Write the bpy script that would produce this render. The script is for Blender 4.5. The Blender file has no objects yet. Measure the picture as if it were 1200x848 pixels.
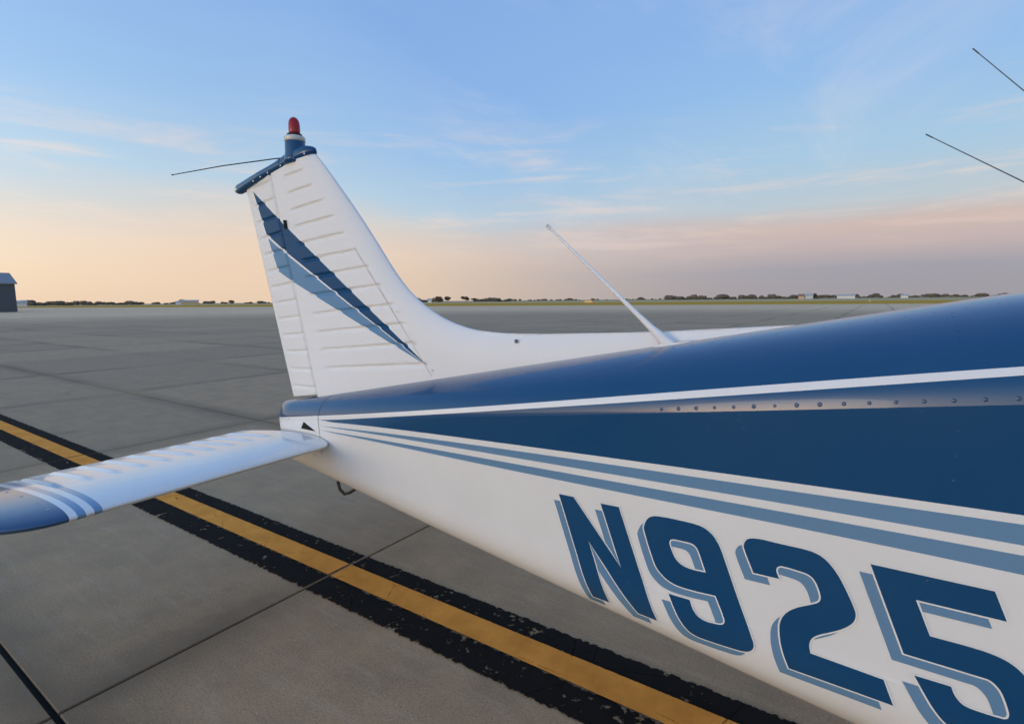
import bpy, bmesh, math, random
import numpy as np
from mathutils import Vector, Matrix

random.seed(7); rng = np.random.default_rng(7)
scene = bpy.context.scene
COL = scene.collection
R = math.radians

# ------------------------------------------------------------------ camera
AXIS, PITCH, ROLL = R(58.0), R(6.57), R(0.5)
CAM = np.array([2.75, -1.9, 1.6])
_v = np.array([-math.cos(AXIS), math.sin(AXIS), 0.0])          # level heading
_r = np.array([_v[1], -_v[0], 0.0])
_u = np.array([0.0, 0.0, 1.0])
_f = _v * math.cos(PITCH) - _u * math.sin(PITCH)
_p = _v * math.sin(PITCH) + _u * math.cos(PITCH)
_R = _r * math.cos(ROLL) - _p * math.sin(ROLL)
_U = _p * math.cos(ROLL) + _r * math.sin(ROLL)
cd = bpy.data.cameras.new("camera"); cam = bpy.data.objects.new("camera", cd); COL.objects.link(cam)
cam.matrix_world = Matrix(((_R[0], _U[0], -_f[0], CAM[0]), (_R[1], _U[1], -_f[1], CAM[1]),
                           (_R[2], _U[2], -_f[2], CAM[2]), (0, 0, 0, 1)))
cd.sensor_width = 36.0; cd.lens = 625.0 / 1200.0 * 36.0; cd.clip_start = 0.02; cd.clip_end = 20000.0
scene.camera = cam

# ------------------------------------------------------------------ sky and sun
SUN_EL, SUN_HEAD = R(5.0), R(122 + 128)                          # heading counter-clockwise from +X
SUN_DIR = Vector((math.cos(SUN_EL) * math.cos(SUN_HEAD), math.cos(SUN_EL) * math.sin(SUN_HEAD), math.sin(SUN_EL)))
world = bpy.data.worlds.new("World"); scene.world = world; world.use_nodes = True
wn, wl = world.node_tree.nodes, world.node_tree.links
wn.clear()
w_out = wn.new("ShaderNodeOutputWorld"); w_bg = wn.new("ShaderNodeBackground")
w_sky = wn.new("ShaderNodeTexSky"); w_sky.sky_type = 'NISHITA'; w_sky.sun_disc = False
w_sky.sun_elevation = SUN_EL; w_sky.sun_rotation = math.pi / 2 - SUN_HEAD
w_sky.air_density = 1.0; w_sky.dust_density = 1.0; w_sky.ozone_density = 2.0; w_sky.altitude = 300
SKY_SUN = [(0.0, (226, 199, 174)), (.05, (230, 204, 178)), (.10, (228, 206, 186)), (.15, (206, 205, 202)), (.20, (178, 202, 220)), (.31, (150, 187, 226)), (.50, (130, 169, 222)), (1.0, (126, 164, 218))]
SKY_ANTI = [(0.0, (156, 152, 158)), (.045, (158, 156, 165)), (.085, (190, 174, 172)), (.118, (200, 181, 174)), (.150, (184, 196, 203)), (.22, (164, 196, 220)), (.33, (144, 184, 227)), (.50, (130, 169, 222)), (1.0, (126, 164, 218))]
NISHITA, SKY_STRENGTH = 0.19, 1.0
def _lin(c): return tuple((v / 255 / 12.92 if v <= 10 else ((v / 255 + .055) / 1.055) ** 2.4) for v in c) + (1.0,)
def w_math(op, a, b=None, c=None, clamp=False):
    n = wn.new("ShaderNodeMath"); n.operation = op; n.use_clamp = clamp
    for i, v in enumerate((a, b, c)):
        if isinstance(v, bpy.types.NodeSocket): wl.new(v, n.inputs[i])
        elif v is not None: n.inputs[i].default_value = v
    return n.outputs[0]
def w_ramp(fac, stops):
    n = wn.new("ShaderNodeValToRGB"); wl.new(fac, n.inputs[0]); e = n.color_ramp.elements
    n.color_ramp.interpolation = 'EASE' if len(stops) == 2 else 'LINEAR'
    while len(e) < len(stops): e.new(0.5)
    for el, (p_, c_) in zip(e, stops): el.position = p_; el.color = _lin(c_) if hasattr(c_, "__len__") else (c_, c_, c_, 1)
    return n.outputs[0]
def w_mix(fac, a, b, mode='MIX'):
    n = wn.new("ShaderNodeMix"); n.data_type = 'RGBA'; n.blend_type = mode
    for i, v in ((0, fac), (6, a), (7, b)):
        if isinstance(v, bpy.types.NodeSocket): wl.new(v, n.inputs[i])
        else: n.inputs[i].default_value = v
    return n.outputs[2]
def w_noise(vec, scale, detail, rough, mapscale=(1, 1, 1), loc=(0, 0, 0), dist=0.0):
    m_ = wn.new("ShaderNodeMapping"); wl.new(vec, m_.inputs[0]); m_.inputs[3].default_value = mapscale; m_.inputs[1].default_value = loc
    n = wn.new("ShaderNodeTexNoise"); wl.new(m_.outputs[0], n.inputs["Vector"]); n.inputs["Scale"].default_value = scale
    n.inputs["Detail"].default_value = detail; n.inputs["Roughness"].default_value = rough; n.inputs["Distortion"].default_value = dist
    return n.outputs["Fac"]
w_tc = wn.new("ShaderNodeTexCoord").outputs["Generated"]
w_xyz = wn.new("ShaderNodeSeparateXYZ"); wl.new(w_tc, w_xyz.inputs[0])
w_el = w_math('ABSOLUTE', w_xyz.outputs[2])
w_wob = w_noise(w_tc, 2.2, 4, .55, (1, 1, 6))
w_e = w_math('ADD', w_el, w_math('MULTIPLY', w_math('SUBTRACT', w_wob, .5), .045), clamp=True)
# dusk haze on the sun's side and the grey-blue shadow band with its pink rim opposite the sun

w_anti = w_ramp(w_e, SKY_ANTI)
# cosine of the level angle from the sun's heading: 1 towards it, -1 away from it
w_len = w_math('SQRT', w_math('MAXIMUM', w_math('SUBTRACT', 1.0, w_math('MULTIPLY', w_xyz.outputs[2], w_xyz.outputs[2])), 1e-4))
w_cos = w_math('DIVIDE', w_math('ADD', w_math('MULTIPLY', w_xyz.outputs[0], math.cos(SUN_HEAD)), w_math('MULTIPLY', w_xyz.outputs[1], math.sin(SUN_HEAD))), w_len)
w_side = w_ramp(w_math('MULTIPLY_ADD', w_cos, .5, .5), [(0.01, 0.0), (0.37, 1.0)])
w_sunside = w_ramp(w_math('MULTIPLY', w_e, w_math('MULTIPLY_ADD', w_side, -1.0, 2.0)), SKY_SUN)   # the haze sinks away from the sun
w_col = w_mix(w_side, w_anti, w_sunside)
# thin high wisps on a cloud plane
w_inv = w_math('DIVIDE', 1.0, w_math('ADD', w_el, .10))
w_pl = wn.new("ShaderNodeVectorMath"); w_pl.operation = 'SCALE'; wl.new(w_tc, w_pl.inputs[0]); wl.new(w_inv, w_pl.inputs["Scale"])
w_c1 = w_noise(w_pl.outputs[0], 0.9, 7, .62, (1.0, 0.45, 0.0), (3.1, 1.7, 0), .6)
w_c2 = w_noise(w_pl.outputs[0], 0.35, 3, .5, (1, 1, 0), (7, 2, 0))
w_cl = w_math('MULTIPLY', w_ramp(w_c1, [(.50, 0.0), (.78, 1.0)]), w_ramp(w_c2, [(.42, 0.0), (.62, 1.0)]))
w_cl = w_math('MULTIPLY', w_cl, w_ramp(w_el, [(.03, 0.0), (.14, 0.45)]))
w_col = w_mix(w_cl, w_col, _lin((232, 222, 218)))
# low streaks of cloud lit from below the horizon
w_s1 = w_noise(w_tc, 3.4, 6, .6, (1, 1, 9), (4.2, 0.6, 1.3), .5)
w_s1 = w_math('MULTIPLY', w_ramp(w_s1, [(.48, 0.0), (.72, 1.0)]), w_math('MULTIPLY', w_ramp(w_el, [(.05, 0.0), (.13, 1.0)]), w_ramp(w_el, [(.20, 0.45), (.34, 0.0)])))
w_col = w_mix(w_s1, w_col, _lin((236, 212, 198)))
w_glow = w_math('MULTIPLY', w_ramp(w_math('MULTIPLY_ADD', w_cos, .5, .5), [(0.36, 0.0), (0.95, 1.0)]), w_ramp(w_el, [(.25, 1.0), (.75, 0.0)]))
w_hs = wn.new('ShaderNodeHueSaturation'); w_hs.inputs['Saturation'].default_value = 0.80; wl.new(w_sky.outputs[0], w_hs.inputs['Color'])
w_sum = w_mix(1.0, w_col, w_mix(1.0, w_hs.outputs[0], w_math('MULTIPLY', w_glow, NISHITA), 'MULTIPLY'), 'ADD')
w_bg.inputs["Strength"].default_value = SKY_STRENGTH
wl.new(w_sum, w_bg.inputs[0]); wl.new(w_bg.outputs[0], w_out.inputs[0])

sun = bpy.data.lights.new("sun", 'SUN'); sun.energy = 0.34; sun.angle = R(20); sun.color = (1.0, 0.80, 0.62)
sun_o = bpy.data.objects.new("sun", sun); COL.objects.link(sun_o)
sun_o.rotation_euler = (-SUN_DIR).to_track_quat('-Z', 'Y').to_euler()
scene.view_settings.view_transform = 'Standard'; scene.view_settings.look = 'None'
scene.view_settings.exposure = 0.10; scene.view_settings.gamma = 1.0

scene.cycles.use_adaptive_sampling = False
scene.cycles.use_denoising = True; scene.cycles.denoising_input_passes = 'RGB_ALBEDO'

# ------------------------------------------------------------------ node helpers
class NT:
    """a small builder round one material's node tree"""
    def __init__(self, name):
        self.m = bpy.data.materials.new(name); self.m.use_nodes = True
        self.t = self.m.node_tree; self.n = self.t.nodes; self.n.clear()
        self.out = self.n.new("ShaderNodeOutputMaterial")
        self.b = self.n.new("ShaderNodeBsdfPrincipled")
        self.t.links.new(self.b.outputs[0], self.out.inputs[0])
    def put(self, sock, v):
        if hasattr(v, "is_linked") or isinstance(v, bpy.types.NodeSocket): self.t.links.new(v, sock)
        elif v is not None: sock.default_value = v
    def set(self, **k):
        for a, v in k.items(): self.put(self.b.inputs[a.replace("_", " ")], v)
    def math(self, op, a, b=None, c=None, clamp=False):
        n = self.n.new("ShaderNodeMath"); n.operation = op; n.use_clamp = clamp
        for i, v in enumerate((a, b, c)):
            if v is not None: self.put(n.inputs[i], v)
        return n.outputs[0]
    def pos(self): return self.n.new("ShaderNodeNewGeometry").outputs["Position"]
    def obj(self): return self.n.new("ShaderNodeTexCoord").outputs["Object"]
    def rnd(self): return self.n.new("ShaderNodeObjectInfo").outputs["Random"]
    def mapping(self, vec, rot=(0, 0, 0), scale=(1, 1, 1), loc=(0, 0, 0)):
        n = self.n.new("ShaderNodeMapping"); self.put(n.inputs[0], vec)
        n.inputs[1].default_value = loc; n.inputs[2].default_value = rot; n.inputs[3].default_value = scale
        return n.outputs[0]
    def noise(self, vec, scale, detail=4, rough=0.5, dist=0.0):
        n = self.n.new("ShaderNodeTexNoise"); self.put(n.inputs["Vector"], vec)
        n.inputs["Scale"].default_value = scale; n.inputs["Detail"].default_value = detail
        n.inputs["Roughness"].default_value = rough; n.inputs["Distortion"].default_value = dist
        return n.outputs["Fac"]
    def voro(self, vec, scale, feature='F1'):
        n = self.n.new("ShaderNodeTexVoronoi"); n.feature = feature; self.put(n.inputs["Vector"], vec)
        n.inputs["Scale"].default_value = scale
        return n.outputs["Distance"]
    def ramp(self, fac, stops):
        n = self.n.new("ShaderNodeValToRGB"); self.put(n.inputs[0], fac)
        e = n.color_ramp.elements
        while len(e) < len(stops): e.new(0.5)
        for el, (p, c) in zip(e, stops):
            el.position = p; el.color = (c, c, c, 1) if not hasattr(c, "__len__") else (*c, 1)
        return n.outputs[0]
    def mix(self, fac, a, b, mode='MIX'):
        n = self.n.new("ShaderNodeMix"); n.data_type = 'RGBA'; n.blend_type = mode
        self.put(n.inputs[0], fac)
        for i, v in ((6, a), (7, b)):
            self.put(n.inputs[i], (*v, 1) if isinstance(v, tuple) and len(v) == 3 else v)
        return n.outputs[2]
    def sep(self, vec):
        n = self.n.new("ShaderNodeSeparateXYZ"); self.put(n.inputs[0], vec); return n.outputs
    def bump(self, h, strength=0.3, dist=0.01):
        n = self.n.new("ShaderNodeBump"); self.put(n.inputs["Height"], h)
        n.inputs["Strength"].default_value = strength; n.inputs["Distance"].default_value = dist
        self.t.links.new(n.outputs[0], self.b.inputs["Normal"])

WHITE, BLUE, LIGHT = (0.80, 0.785, 0.765), (0.005, 0.062, 0.162), (0.130, 0.262, 0.42)

def paint(name, col, rough=0.22, coat=0.6, dirt=0.06, colour=None, spec=0.5):
    k = NT(name); p = k.pos()
    n1 = k.noise(p, 2.3, 5, 0.6); n2 = k.noise(p, 60, 3, 0.6)
    c = colour(k) if colour else (*col, 1)
    c = k.mix(k.ramp(n1, [(0.3, 0.0), (0.8, dirt * 2)]), c, (0.22, 0.19, 0.16))
    k.set(Base_Color=c, Roughness=k.math('MULTIPLY_ADD', n1, 0.18, rough - 0.09), Coat_Weight=coat, Coat_Roughness=0.06, Specular_IOR_Level=spec)
    k.bump(k.math('ADD', k.noise(p, 5.0, 2, 0.4), k.math('MULTIPLY', n2, 0.02)), 0.17, 0.012)
    return k.m

def plain(name, col, rough=0.5, metal=0.0, var=0.15, scale=8.0):
    k = NT(name); p = k.pos(); n = k.noise(p, scale, 4, 0.6)
    k.set(Base_Color=k.mix(n, tuple(x * (1 - var) for x in col), tuple(min(1, x * (1 + var)) for x in col)),
          Roughness=rough, Metallic=metal)
    return k.m

def conv_mask(k, x, z, tri):
    """1 inside a triangle given counter-clockwise in (x, z)"""
    m = None
    for (ax, az), (bx, bz) in zip(tri, tri[1:] + tri[:1]):
        nx, nz = -(bz - az), (bx - ax)
        d = k.math('MULTIPLY_ADD', x, nx, k.math('MULTIPLY_ADD', z, nz, -(nx * ax + nz * az)))
        s = k.math('GREATER_THAN', d, 0.0)
        m = s if m is None else k.math('MULTIPLY', m, s)
    return m

def tail_stripes(k):
    o = k.sep(k.obj()); x, z = o[0], o[2]
    dark = conv_mask(k, x, z, [(-0.170, 2.232), (-0.060, 1.985), (1.145, 1.307)])
    lite = conv_mask(k, x, z, [(-0.047, 1.962), (0.037, 1.775), (1.138, 1.309)])
    c = k.mix(dark, WHITE, BLUE)
    return k.mix(lite, c, LIGHT)

def stab_stripes(k):
    o = k.sep(k.obj()); y = k.math('ABSOLUTE', o[1])
    def band(a, b): return k.math('MULTIPLY', k.math('GREATER_THAN', y, a), k.math('LESS_THAN', y, b))
    c = k.mix(k.math('GREATER_THAN', y, 1.235), WHITE, BLUE)
    return k.mix(k.math('ADD', band(1.140, 1.164), band(1.188, 1.212)), c, LIGHT)

M = {}
M['white'] = paint('white_paint', WHITE, 0.34, 0.25)
M['blue'] = paint('blue_paint', BLUE, 0.25, 0.45, 0.008, spec=0.25)
M['light'] = paint('light_blue_paint', LIGHT)
M['tail'] = paint('tail_paint', WHITE, 0.42, 0.0, 0.012, colour=tail_stripes, spec=0.15)
M['stab'] = paint('stabilator_paint', WHITE, 0.30, 0.7, colour=stab_stripes)
M['metal'] = plain('bare_metal', (0.55, 0.54, 0.52), 0.35, 1.0)
M['dark_metal'] = plain('dark_metal', (0.05, 0.048, 0.045), 0.5, 0.6)
M['black'] = plain('black_rubber', (0.012, 0.012, 0.013), 0.8)
M['void'] = plain('dark_opening', (0.004, 0.004, 0.004), 0.9)
M['screw'] = plain('screw_head', (0.45, 0.45, 0.46), 0.35, 0.7)
k = NT('red_beacon_lens'); k.set(Base_Color=(0.33, 0.006, 0.012, 1), Roughness=0.22, Coat_Weight=0.1, Specular_IOR_Level=0.35); M['red'] = k.m
k = NT('clear_lens'); k.set(Base_Color=(0.9, 0.9, 0.88, 1), Roughness=0.05, Transmission_Weight=0.7); M['clear'] = k.m
k = NT('window_glass'); k.set(Base_Color=(0.02, 0.025, 0.03, 1), Roughness=0.04, Coat_Weight=1.0); M['glass'] = k.m

# ------------------------------------------------------------------ mesh helpers
def mesh_obj(name, verts, faces, mats, parent=None, idx=None, smooth=True, sharp=None):
    me = bpy.data.meshes.new(name)
    me.from_pydata([tuple(map(float, v)) for v in verts], [], [tuple(map(int, f)) for f in faces])
    for m in (mats if isinstance(mats, (list, tuple)) else [mats]): me.materials.append(m)
    if idx is not None: me.polygons.foreach_set('material_index', np.asarray(idx, dtype=np.int32))
    me.polygons.foreach_set('use_smooth', [smooth] * len(me.polygons)); me.update()
    o = bpy.data.objects.new(name, me); COL.objects.link(o)
    if parent: o.parent = parent
    return o

def bm_obj(name, bm, mats, parent=None, smooth=False):
    bmesh.ops.recalc_face_normals(bm, faces=bm.faces)
    me = bpy.data.meshes.new(name); bm.to_mesh(me); bm.free()
    for m in (mats if isinstance(mats, (list, tuple)) else [mats]): me.materials.append(m)
    me.polygons.foreach_set('use_smooth', [smooth] * len(me.polygons))
    o = bpy.data.objects.new(name, me); COL.objects.link(o)
    if parent: o.parent = parent
    return o

def grid_faces(nu, nv, off=0, flip=False, closed_v=False):
    f = []
    for i in range(nu - 1):
        for j in range(nv if closed_v else nv - 1):
            j2 = (j + 1) % nv
            q = (off + i * nv + j, off + (i + 1) * nv + j, off + (i + 1) * nv + j2, off + i * nv + j2)
            f.append(q[::-1] if flip else q)
    return f

def outward(o):
    bm = bmesh.new(); bm.from_mesh(o.data); bmesh.ops.recalc_face_normals(bm, faces=bm.faces); bm.to_mesh(o.data); bm.free(); return o

def tube(path, radii, n=12, cap=True):
    """round tube along a path; returns verts, faces"""
    path = [Vector(p) for p in path]; V, F = [], []
    for i, p in enumerate(path):
        t = (path[min(i + 1, len(path) - 1)] - path[max(i - 1, 0)]).normalized()
        a = t.cross(Vector((0, 0, 1)) if abs(t.z) < 0.9 else Vector((1, 0, 0))).normalized(); b = t.cross(a)
        for k_ in range(n):
            g = 2 * math.pi * k_ / n; V.append(p + (a * math.cos(g) + b * math.sin(g)) * radii[i])
    F = grid_faces(len(path), n, closed_v=True, flip=True)
    if cap: F += [tuple(range(n)), tuple((len(path) - 1) * n + k_ for k_ in range(n))[::-1]]
    return V, F

def lathe(name, prof, centre, mat, parent, n=28, axis=Vector((0, 0, 1))):
    q = Vector((0, 0, 1)).rotation_difference(axis); V = []
    for r_, z_ in prof:
        for k_ in range(n):
            g = 2 * math.pi * k_ / n
            V.append(Vector(centre) + q @ Vector((r_ * math.cos(g), r_ * math.sin(g), z_)))
    F = grid_faces(len(prof), n, closed_v=True) + [tuple(range(n)), tuple((len(prof) - 1) * n + k_ for k_ in range(n))]
    return outward(mesh_obj(name, V, F, mat, parent))

def tag(o, label=None, cat=None, group=None, kind=None):
    for a, v in (('label', label), ('category', cat), ('group', group), ('kind', kind)):
        if v: o[a] = v
    return o

def empty(name, loc=(0, 0, 0), rz=0.0):
    o = bpy.data.objects.new(name, None); COL.objects.link(o); o.location = loc; o.rotation_euler = (0, 0, rz); return o

def pchip(xk, yk):
    xk, yk = np.array(xk, float), np.array(yk, float); h = np.diff(xk); d = np.diff(yk) / h
    m = np.zeros_like(xk); m[0], m[-1] = d[0], d[-1]
    for i in range(1, len(xk) - 1):
        if d[i - 1] * d[i] > 0: m[i] = 2 * d[i - 1] * d[i] / (d[i - 1] + d[i])
    def f(x):
        x = np.asarray(x, float); i = np.clip(np.searchsorted(xk, x) - 1, 0, len(h) - 1); t = (x - xk[i]) / h[i]
        return ((1 + 2 * t) * (1 - t) ** 2 * yk[i] + t * (1 - t) ** 2 * h[i] * m[i]
                + t * t * (3 - 2 * t) * yk[i + 1] + t * t * (t - 1) * h[i] * m[i + 1])
    return f

def at(bearing, dist, z=0.0):
    """a point on the field: bearing in degrees right of the camera heading, distance along the heading"""
    p = CAM + _v * dist + _r * dist * math.tan(R(bearing)); return Vector((p[0], p[1], z))

# ------------------------------------------------------------------ the setting: field and apron
PHI = R(2.33)
E1, E2 = np.array([math.cos(PHI), -math.sin(PHI)]), np.array([math.sin(PHI), math.cos(PHI)])
U0, DU, V0, DV = 0.25, 4.33, -1.217, 3.40
def gp(u, v, z=0.0): p = E1 * u + E2 * v; return (p[0], p[1], z)

def field_material():
    k = NT('field_grass'); p = k.pos(); o = k.sep(p)
    # bands run along the far edge of the apron
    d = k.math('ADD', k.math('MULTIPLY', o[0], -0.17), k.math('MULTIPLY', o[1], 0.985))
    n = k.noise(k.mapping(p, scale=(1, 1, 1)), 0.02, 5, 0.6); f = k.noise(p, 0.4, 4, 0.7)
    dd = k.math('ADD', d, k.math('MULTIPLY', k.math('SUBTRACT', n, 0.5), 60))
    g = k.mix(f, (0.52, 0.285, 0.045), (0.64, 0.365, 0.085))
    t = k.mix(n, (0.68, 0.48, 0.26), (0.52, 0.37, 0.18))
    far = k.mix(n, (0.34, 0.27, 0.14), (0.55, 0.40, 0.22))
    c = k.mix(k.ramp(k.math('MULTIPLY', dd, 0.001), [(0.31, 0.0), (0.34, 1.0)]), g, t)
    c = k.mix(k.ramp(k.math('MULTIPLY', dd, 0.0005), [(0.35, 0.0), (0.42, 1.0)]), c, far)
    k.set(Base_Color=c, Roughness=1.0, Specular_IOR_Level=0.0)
    return k.m

def concrete(name, joints=False):
    k = NT(name); p = k.pos()
    m = k.mapping(p, rot=(0, 0, PHI))
    big = k.noise(m, 0.35, 4, 0.6); mid = k.noise(m, 3.0, 6, 0.65); fine = k.noise(m, 110, 4, 0.8)
    streak = k.noise(k.mapping(m, scale=(2.0, 14.0, 1)), 1.0, 5, 0.7)
    tint = k.mix(big, (0.495, 0.308, 0.165), (0.600, 0.384, 0.210))
    tint = k.mix(k.ramp(mid, [(0.30, 0.50), (0.70, 0.0)]), tint, (0.225, 0.162, 0.105))
    tint = k.mix(k.ramp(streak, [(0.50, 0.0), (0.75, 0.50)]), tint, (0.58, 0.43, 0.29))
    tint = k.mix(k.ramp(fine, [(0.34, 0.70), (0.52, 0.0)]), tint, (0.18, 0.128, 0.084))
    spk = k.voro(m, 26)
    tint = k.mix(k.ramp(spk, [(0.035, 0.8), (0.075, 0.0)]), tint, (0.85, 0.70, 0.52))
    spk2 = k.voro(m, 75)
    tint = k.mix(k.ramp(spk2, [(0.10, 0.60), (0.22, 0.0)]), tint, (0.65, 0.48, 0.33))
    spill = k.math('MULTIPLY', k.ramp(k.noise(m, 1.1, 5, 0.62, 0.4), [(0.60, 0.0), (0.74, 0.55)]), k.ramp(k.noise(m, 0.22, 2, 0.5), [(0.48, 0.0), (0.60, 1.0)]))
    tint = k.mix(spill, tint, (0.16, 0.115, 0.078))
    if not joints:
        rv = k.rnd()
        tint = k.mix(k.math('MULTIPLY', rv, 0.36), tint, (0.225, 0.162, 0.105))
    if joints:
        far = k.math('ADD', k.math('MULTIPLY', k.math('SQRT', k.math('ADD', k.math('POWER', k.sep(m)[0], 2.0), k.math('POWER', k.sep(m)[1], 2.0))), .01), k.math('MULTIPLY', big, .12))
        tint = k.mix(k.ramp(far, [(0.62, 0.0), (1.10, 1.0)]), tint, k.mix(streak, (0.70, 0.45, 0.255), (0.84, 0.56, 0.33)))  # far concrete tinted paler: older pavement plus the sheen of grazing light
    o = k.sep(m)
    def line(c, o0, dx, wd):
        a = k.math('PINGPONG', k.math('SUBTRACT', c, o0), dx / 2)
        return a, k.math('LESS_THAN', a, wd)
    au, lu = line(o[0], U0, DU, 0.014); av, lv = line(o[1], V0, DV, 0.021)
    near = k.math('MINIMUM', au, av)
    # tyre marks, spills and worn sealant darken the concrete along some of the joints
    stain = k.noise(m, 0.16, 4, 0.6)
    tint = k.mix(k.math('MULTIPLY', k.ramp(near, [(0.0, 0.9), (0.30, 0.0)]), k.ramp(stain, [(0.42, 0.0), (0.62, 0.75)])), tint, (0.15, 0.108, 0.073))
    if joints: tint = k.mix(k.math('MAXIMUM', lu, lv), tint, (0.006, 0.006, 0.006))
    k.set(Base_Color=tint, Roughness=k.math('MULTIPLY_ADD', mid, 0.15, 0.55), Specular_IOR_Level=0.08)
    k.bump(k.math('ADD', k.math('MULTIPLY', fine, 0.5), mid), 0.28, 0.0035)
    return k.m

def sheet(name, pts, z, mat, parent=None):
    return mesh_obj(name, [(x, y, z) for x, y in pts], [tuple(range(len(pts)))], mat, parent, smooth=False)

ground = sheet('ground', [(-9000, -9000), (9000, -9000), (9000, 9000), (-9000, 9000)], -0.030, field_material())
tag(ground, 'flat green and tan airfield grass reaching the horizon', kind='structure')
EDGE = [(-420, 95), (-189, 124.1), (-112.9, 133.0), (-40.1, 147.9), (4.2, 157.5), (30, 163), (400, 238)]
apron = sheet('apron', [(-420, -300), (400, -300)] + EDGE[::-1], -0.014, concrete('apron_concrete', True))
tag(apron, 'wide grey concrete airport apron laid in slabs with sealed joints', kind='structure')

def slab_mesh():
    gu, gv, b, t = 0.009, 0.012, 0.003, 0.012
    V = []
    for z, ins in ((-t, 0.0), (-b, 0.0), (0.0, b)):
        for sx, sy in ((0, 0), (1, 0), (1, 1), (0, 1)):
            u = (gu + ins) if sx == 0 else DU - gu - ins; v = (gv + ins) if sy == 0 else DV - gv - ins
            V.append(gp(u, v, z))
    F = [(0, 1, 5, 4), (1, 2, 6, 5), (2, 3, 7, 6), (3, 0, 4, 7), (4, 5, 9, 8), (5, 6, 10, 9), (6, 7, 11, 10), (7, 4, 8, 11), (8, 9, 10, 11)]
    me = bpy.data.meshes.new('concrete_slab'); me.from_pydata(V, [], F); me.materials.append(concrete('slab_concrete')); return me
sm = slab_mesh()
for i in range(-12, 6):
    for j in range(-3, 11):
        c = gp(U0 + (i + .5) * DU, V0 + (j + .5) * DV)
        d = np.array(c[:2]) - CAM[:2]; fwd = d @ _v[:2]; lat = d @ _r[:2]
        if fwd > 40 or fwd < -3 or abs(lat) > fwd * 1.0 + 7: continue
        o = bpy.data.objects.new('concrete_slab', sm); COL.objects.link(o); o.location = gp(U0 + i * DU, V0 + j * DV); o.parent = apron

def line_material(name, col, wear, edge_v=None):
    """worn road paint: the paint breaks up where the noise eats it"""
    k = NT(name); p = k.pos(); m = k.mapping(p, rot=(0, 0, PHI))
    n = k.noise(m, 27, 6, 0.72); n2 = k.noise(m, 5, 4, 0.6); n3 = k.noise(m, 160, 3, 0.7)
    c = k.mix(k.ramp(n2, [(.3, 0.0), (.7, 1.0)]), tuple(x * .72 for x in col), tuple(min(x * 1.12, 1) for x in col))
    ck = k.voro(k.mapping(m, scale=(1, 1, 0)), 2.6, 'DISTANCE_TO_EDGE')
    c = k.mix(k.math('MULTIPLY', k.math('LESS_THAN', k.math('ADD', ck, k.math('MULTIPLY', n, .03)), .019), k.math('GREATER_THAN', n2, .52)), c, tuple(x * .35 for x in col))
    c = k.mix(k.ramp(n3, [(0.30, 0.5), (0.5, 0.0)]), c, tuple(x * .6 for x in col))
    k.set(Base_Color=c, Roughness=0.9, Specular_IOR_Level=0.08)
    e = k.sep(m)[1]
    if edge_v:
        a, b = edge_v
        de = k.math('MINIMUM', k.math('SUBTRACT', e, a), k.math('SUBTRACT', b, e))
        de = k.math('ADD', k.math('MULTIPLY', de, 22.0), k.math('MULTIPLY', k.math('SUBTRACT', n, 0.5), 1.7 * wear))
        keep = k.math('GREATER_THAN', de, 0.16 * wear)
        chip = k.math('GREATER_THAN', k.math('ADD', n, k.math('MULTIPLY', n2, 0.45)), 0.615) if wear >= 0.5 else None
        if chip is not None: keep = k.math('MULTIPLY', keep, chip)
        tr = k.n.new("ShaderNodeBsdfTransparent"); mx = k.n.new("ShaderNodeMixShader")
        k.t.links.new(keep, mx.inputs[0]); k.t.links.new(tr.outputs[0], mx.inputs[1]); k.t.links.new(k.b.outputs[0], mx.inputs[2])
        k.t.links.new(mx.outputs[0], k.out.inputs[0])
    return k.m

LINE = [('taxi_line', 0.056, 0.211, 0.008, (0.95, 0.345, 0.060), 0.12), ('line_border', -0.115, 0.060, 0.004, (0.017, 0.014, 0.012), 0.9),
        ('line_border', 0.207, 0.345, 0.004, (0.017, 0.014, 0.012), 0.9)]
for name, va, vb, z, col, wear in LINE:
    mt = line_material(name + '_paint', col, wear, (va, vb))
    V, F = [], []
    for i in range(-26, 4):
        a, b = U0 + i * DU + 0.012, U0 + (i + 1) * DU - 0.012; o_ = len(V)
        V += [gp(a, va, z), gp(b, va, z), gp(b, vb, z), gp(a, vb, z)]; F.append((o_, o_ + 1, o_ + 2, o_ + 3))
    mesh_obj(name, V, F, mt, apron, smooth=False)

# ------------------------------------------------------------------ the airplane: fuselage
plane = empty('airplane', (0, 0, 0))
tag(plane, 'white and two-tone blue light airplane parked astride the yellow taxi line', 'airplane')

_w2 = pchip([3.1, 3.8, 4.6, 5.4, 6.2, 6.9], [0.4534, 0.52, 0.56, 0.53, 0.44, 0.30])
_t2 = pchip([3.1, 3.5, 3.9, 4.4, 5.0, 5.45, 5.8, 6.5, 6.9], [1.60395, 1.6777, 1.83, 1.96, 1.97, 1.80, 1.52, 1.42, 1.27])
_l2 = pchip([3.1, 3.5, 4.2, 5.2, 5.8, 6.9], [1.38663, 1.4456, 1.50, 1.46, 1.28, 1.12])
_s2 = pchip([3.1, 4.5, 6.0, 6.9], [0.6576, 0.63, 0.68, 0.80])
_b2 = pchip([3.1, 3.8, 5.8, 6.9], [0.3465, 0.33, 0.42, 0.72])
def fw(x):
    x = np.asarray(x, float); a = 0.095 + 0.128 * x - 0.004 * x * x
    e = np.clip((x + 0.0) / 0.16, 0, 1); a = a * np.sqrt(np.clip(1 - (1 - e) ** 2, 0.0, 1)) ** 0.8
    return np.where(x > 3.1, _w2(x), a)
def fzt(x): x = np.asarray(x, float); return np.where(x > 3.1, _t2(x), 1.032 + .1845 * x)
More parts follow.
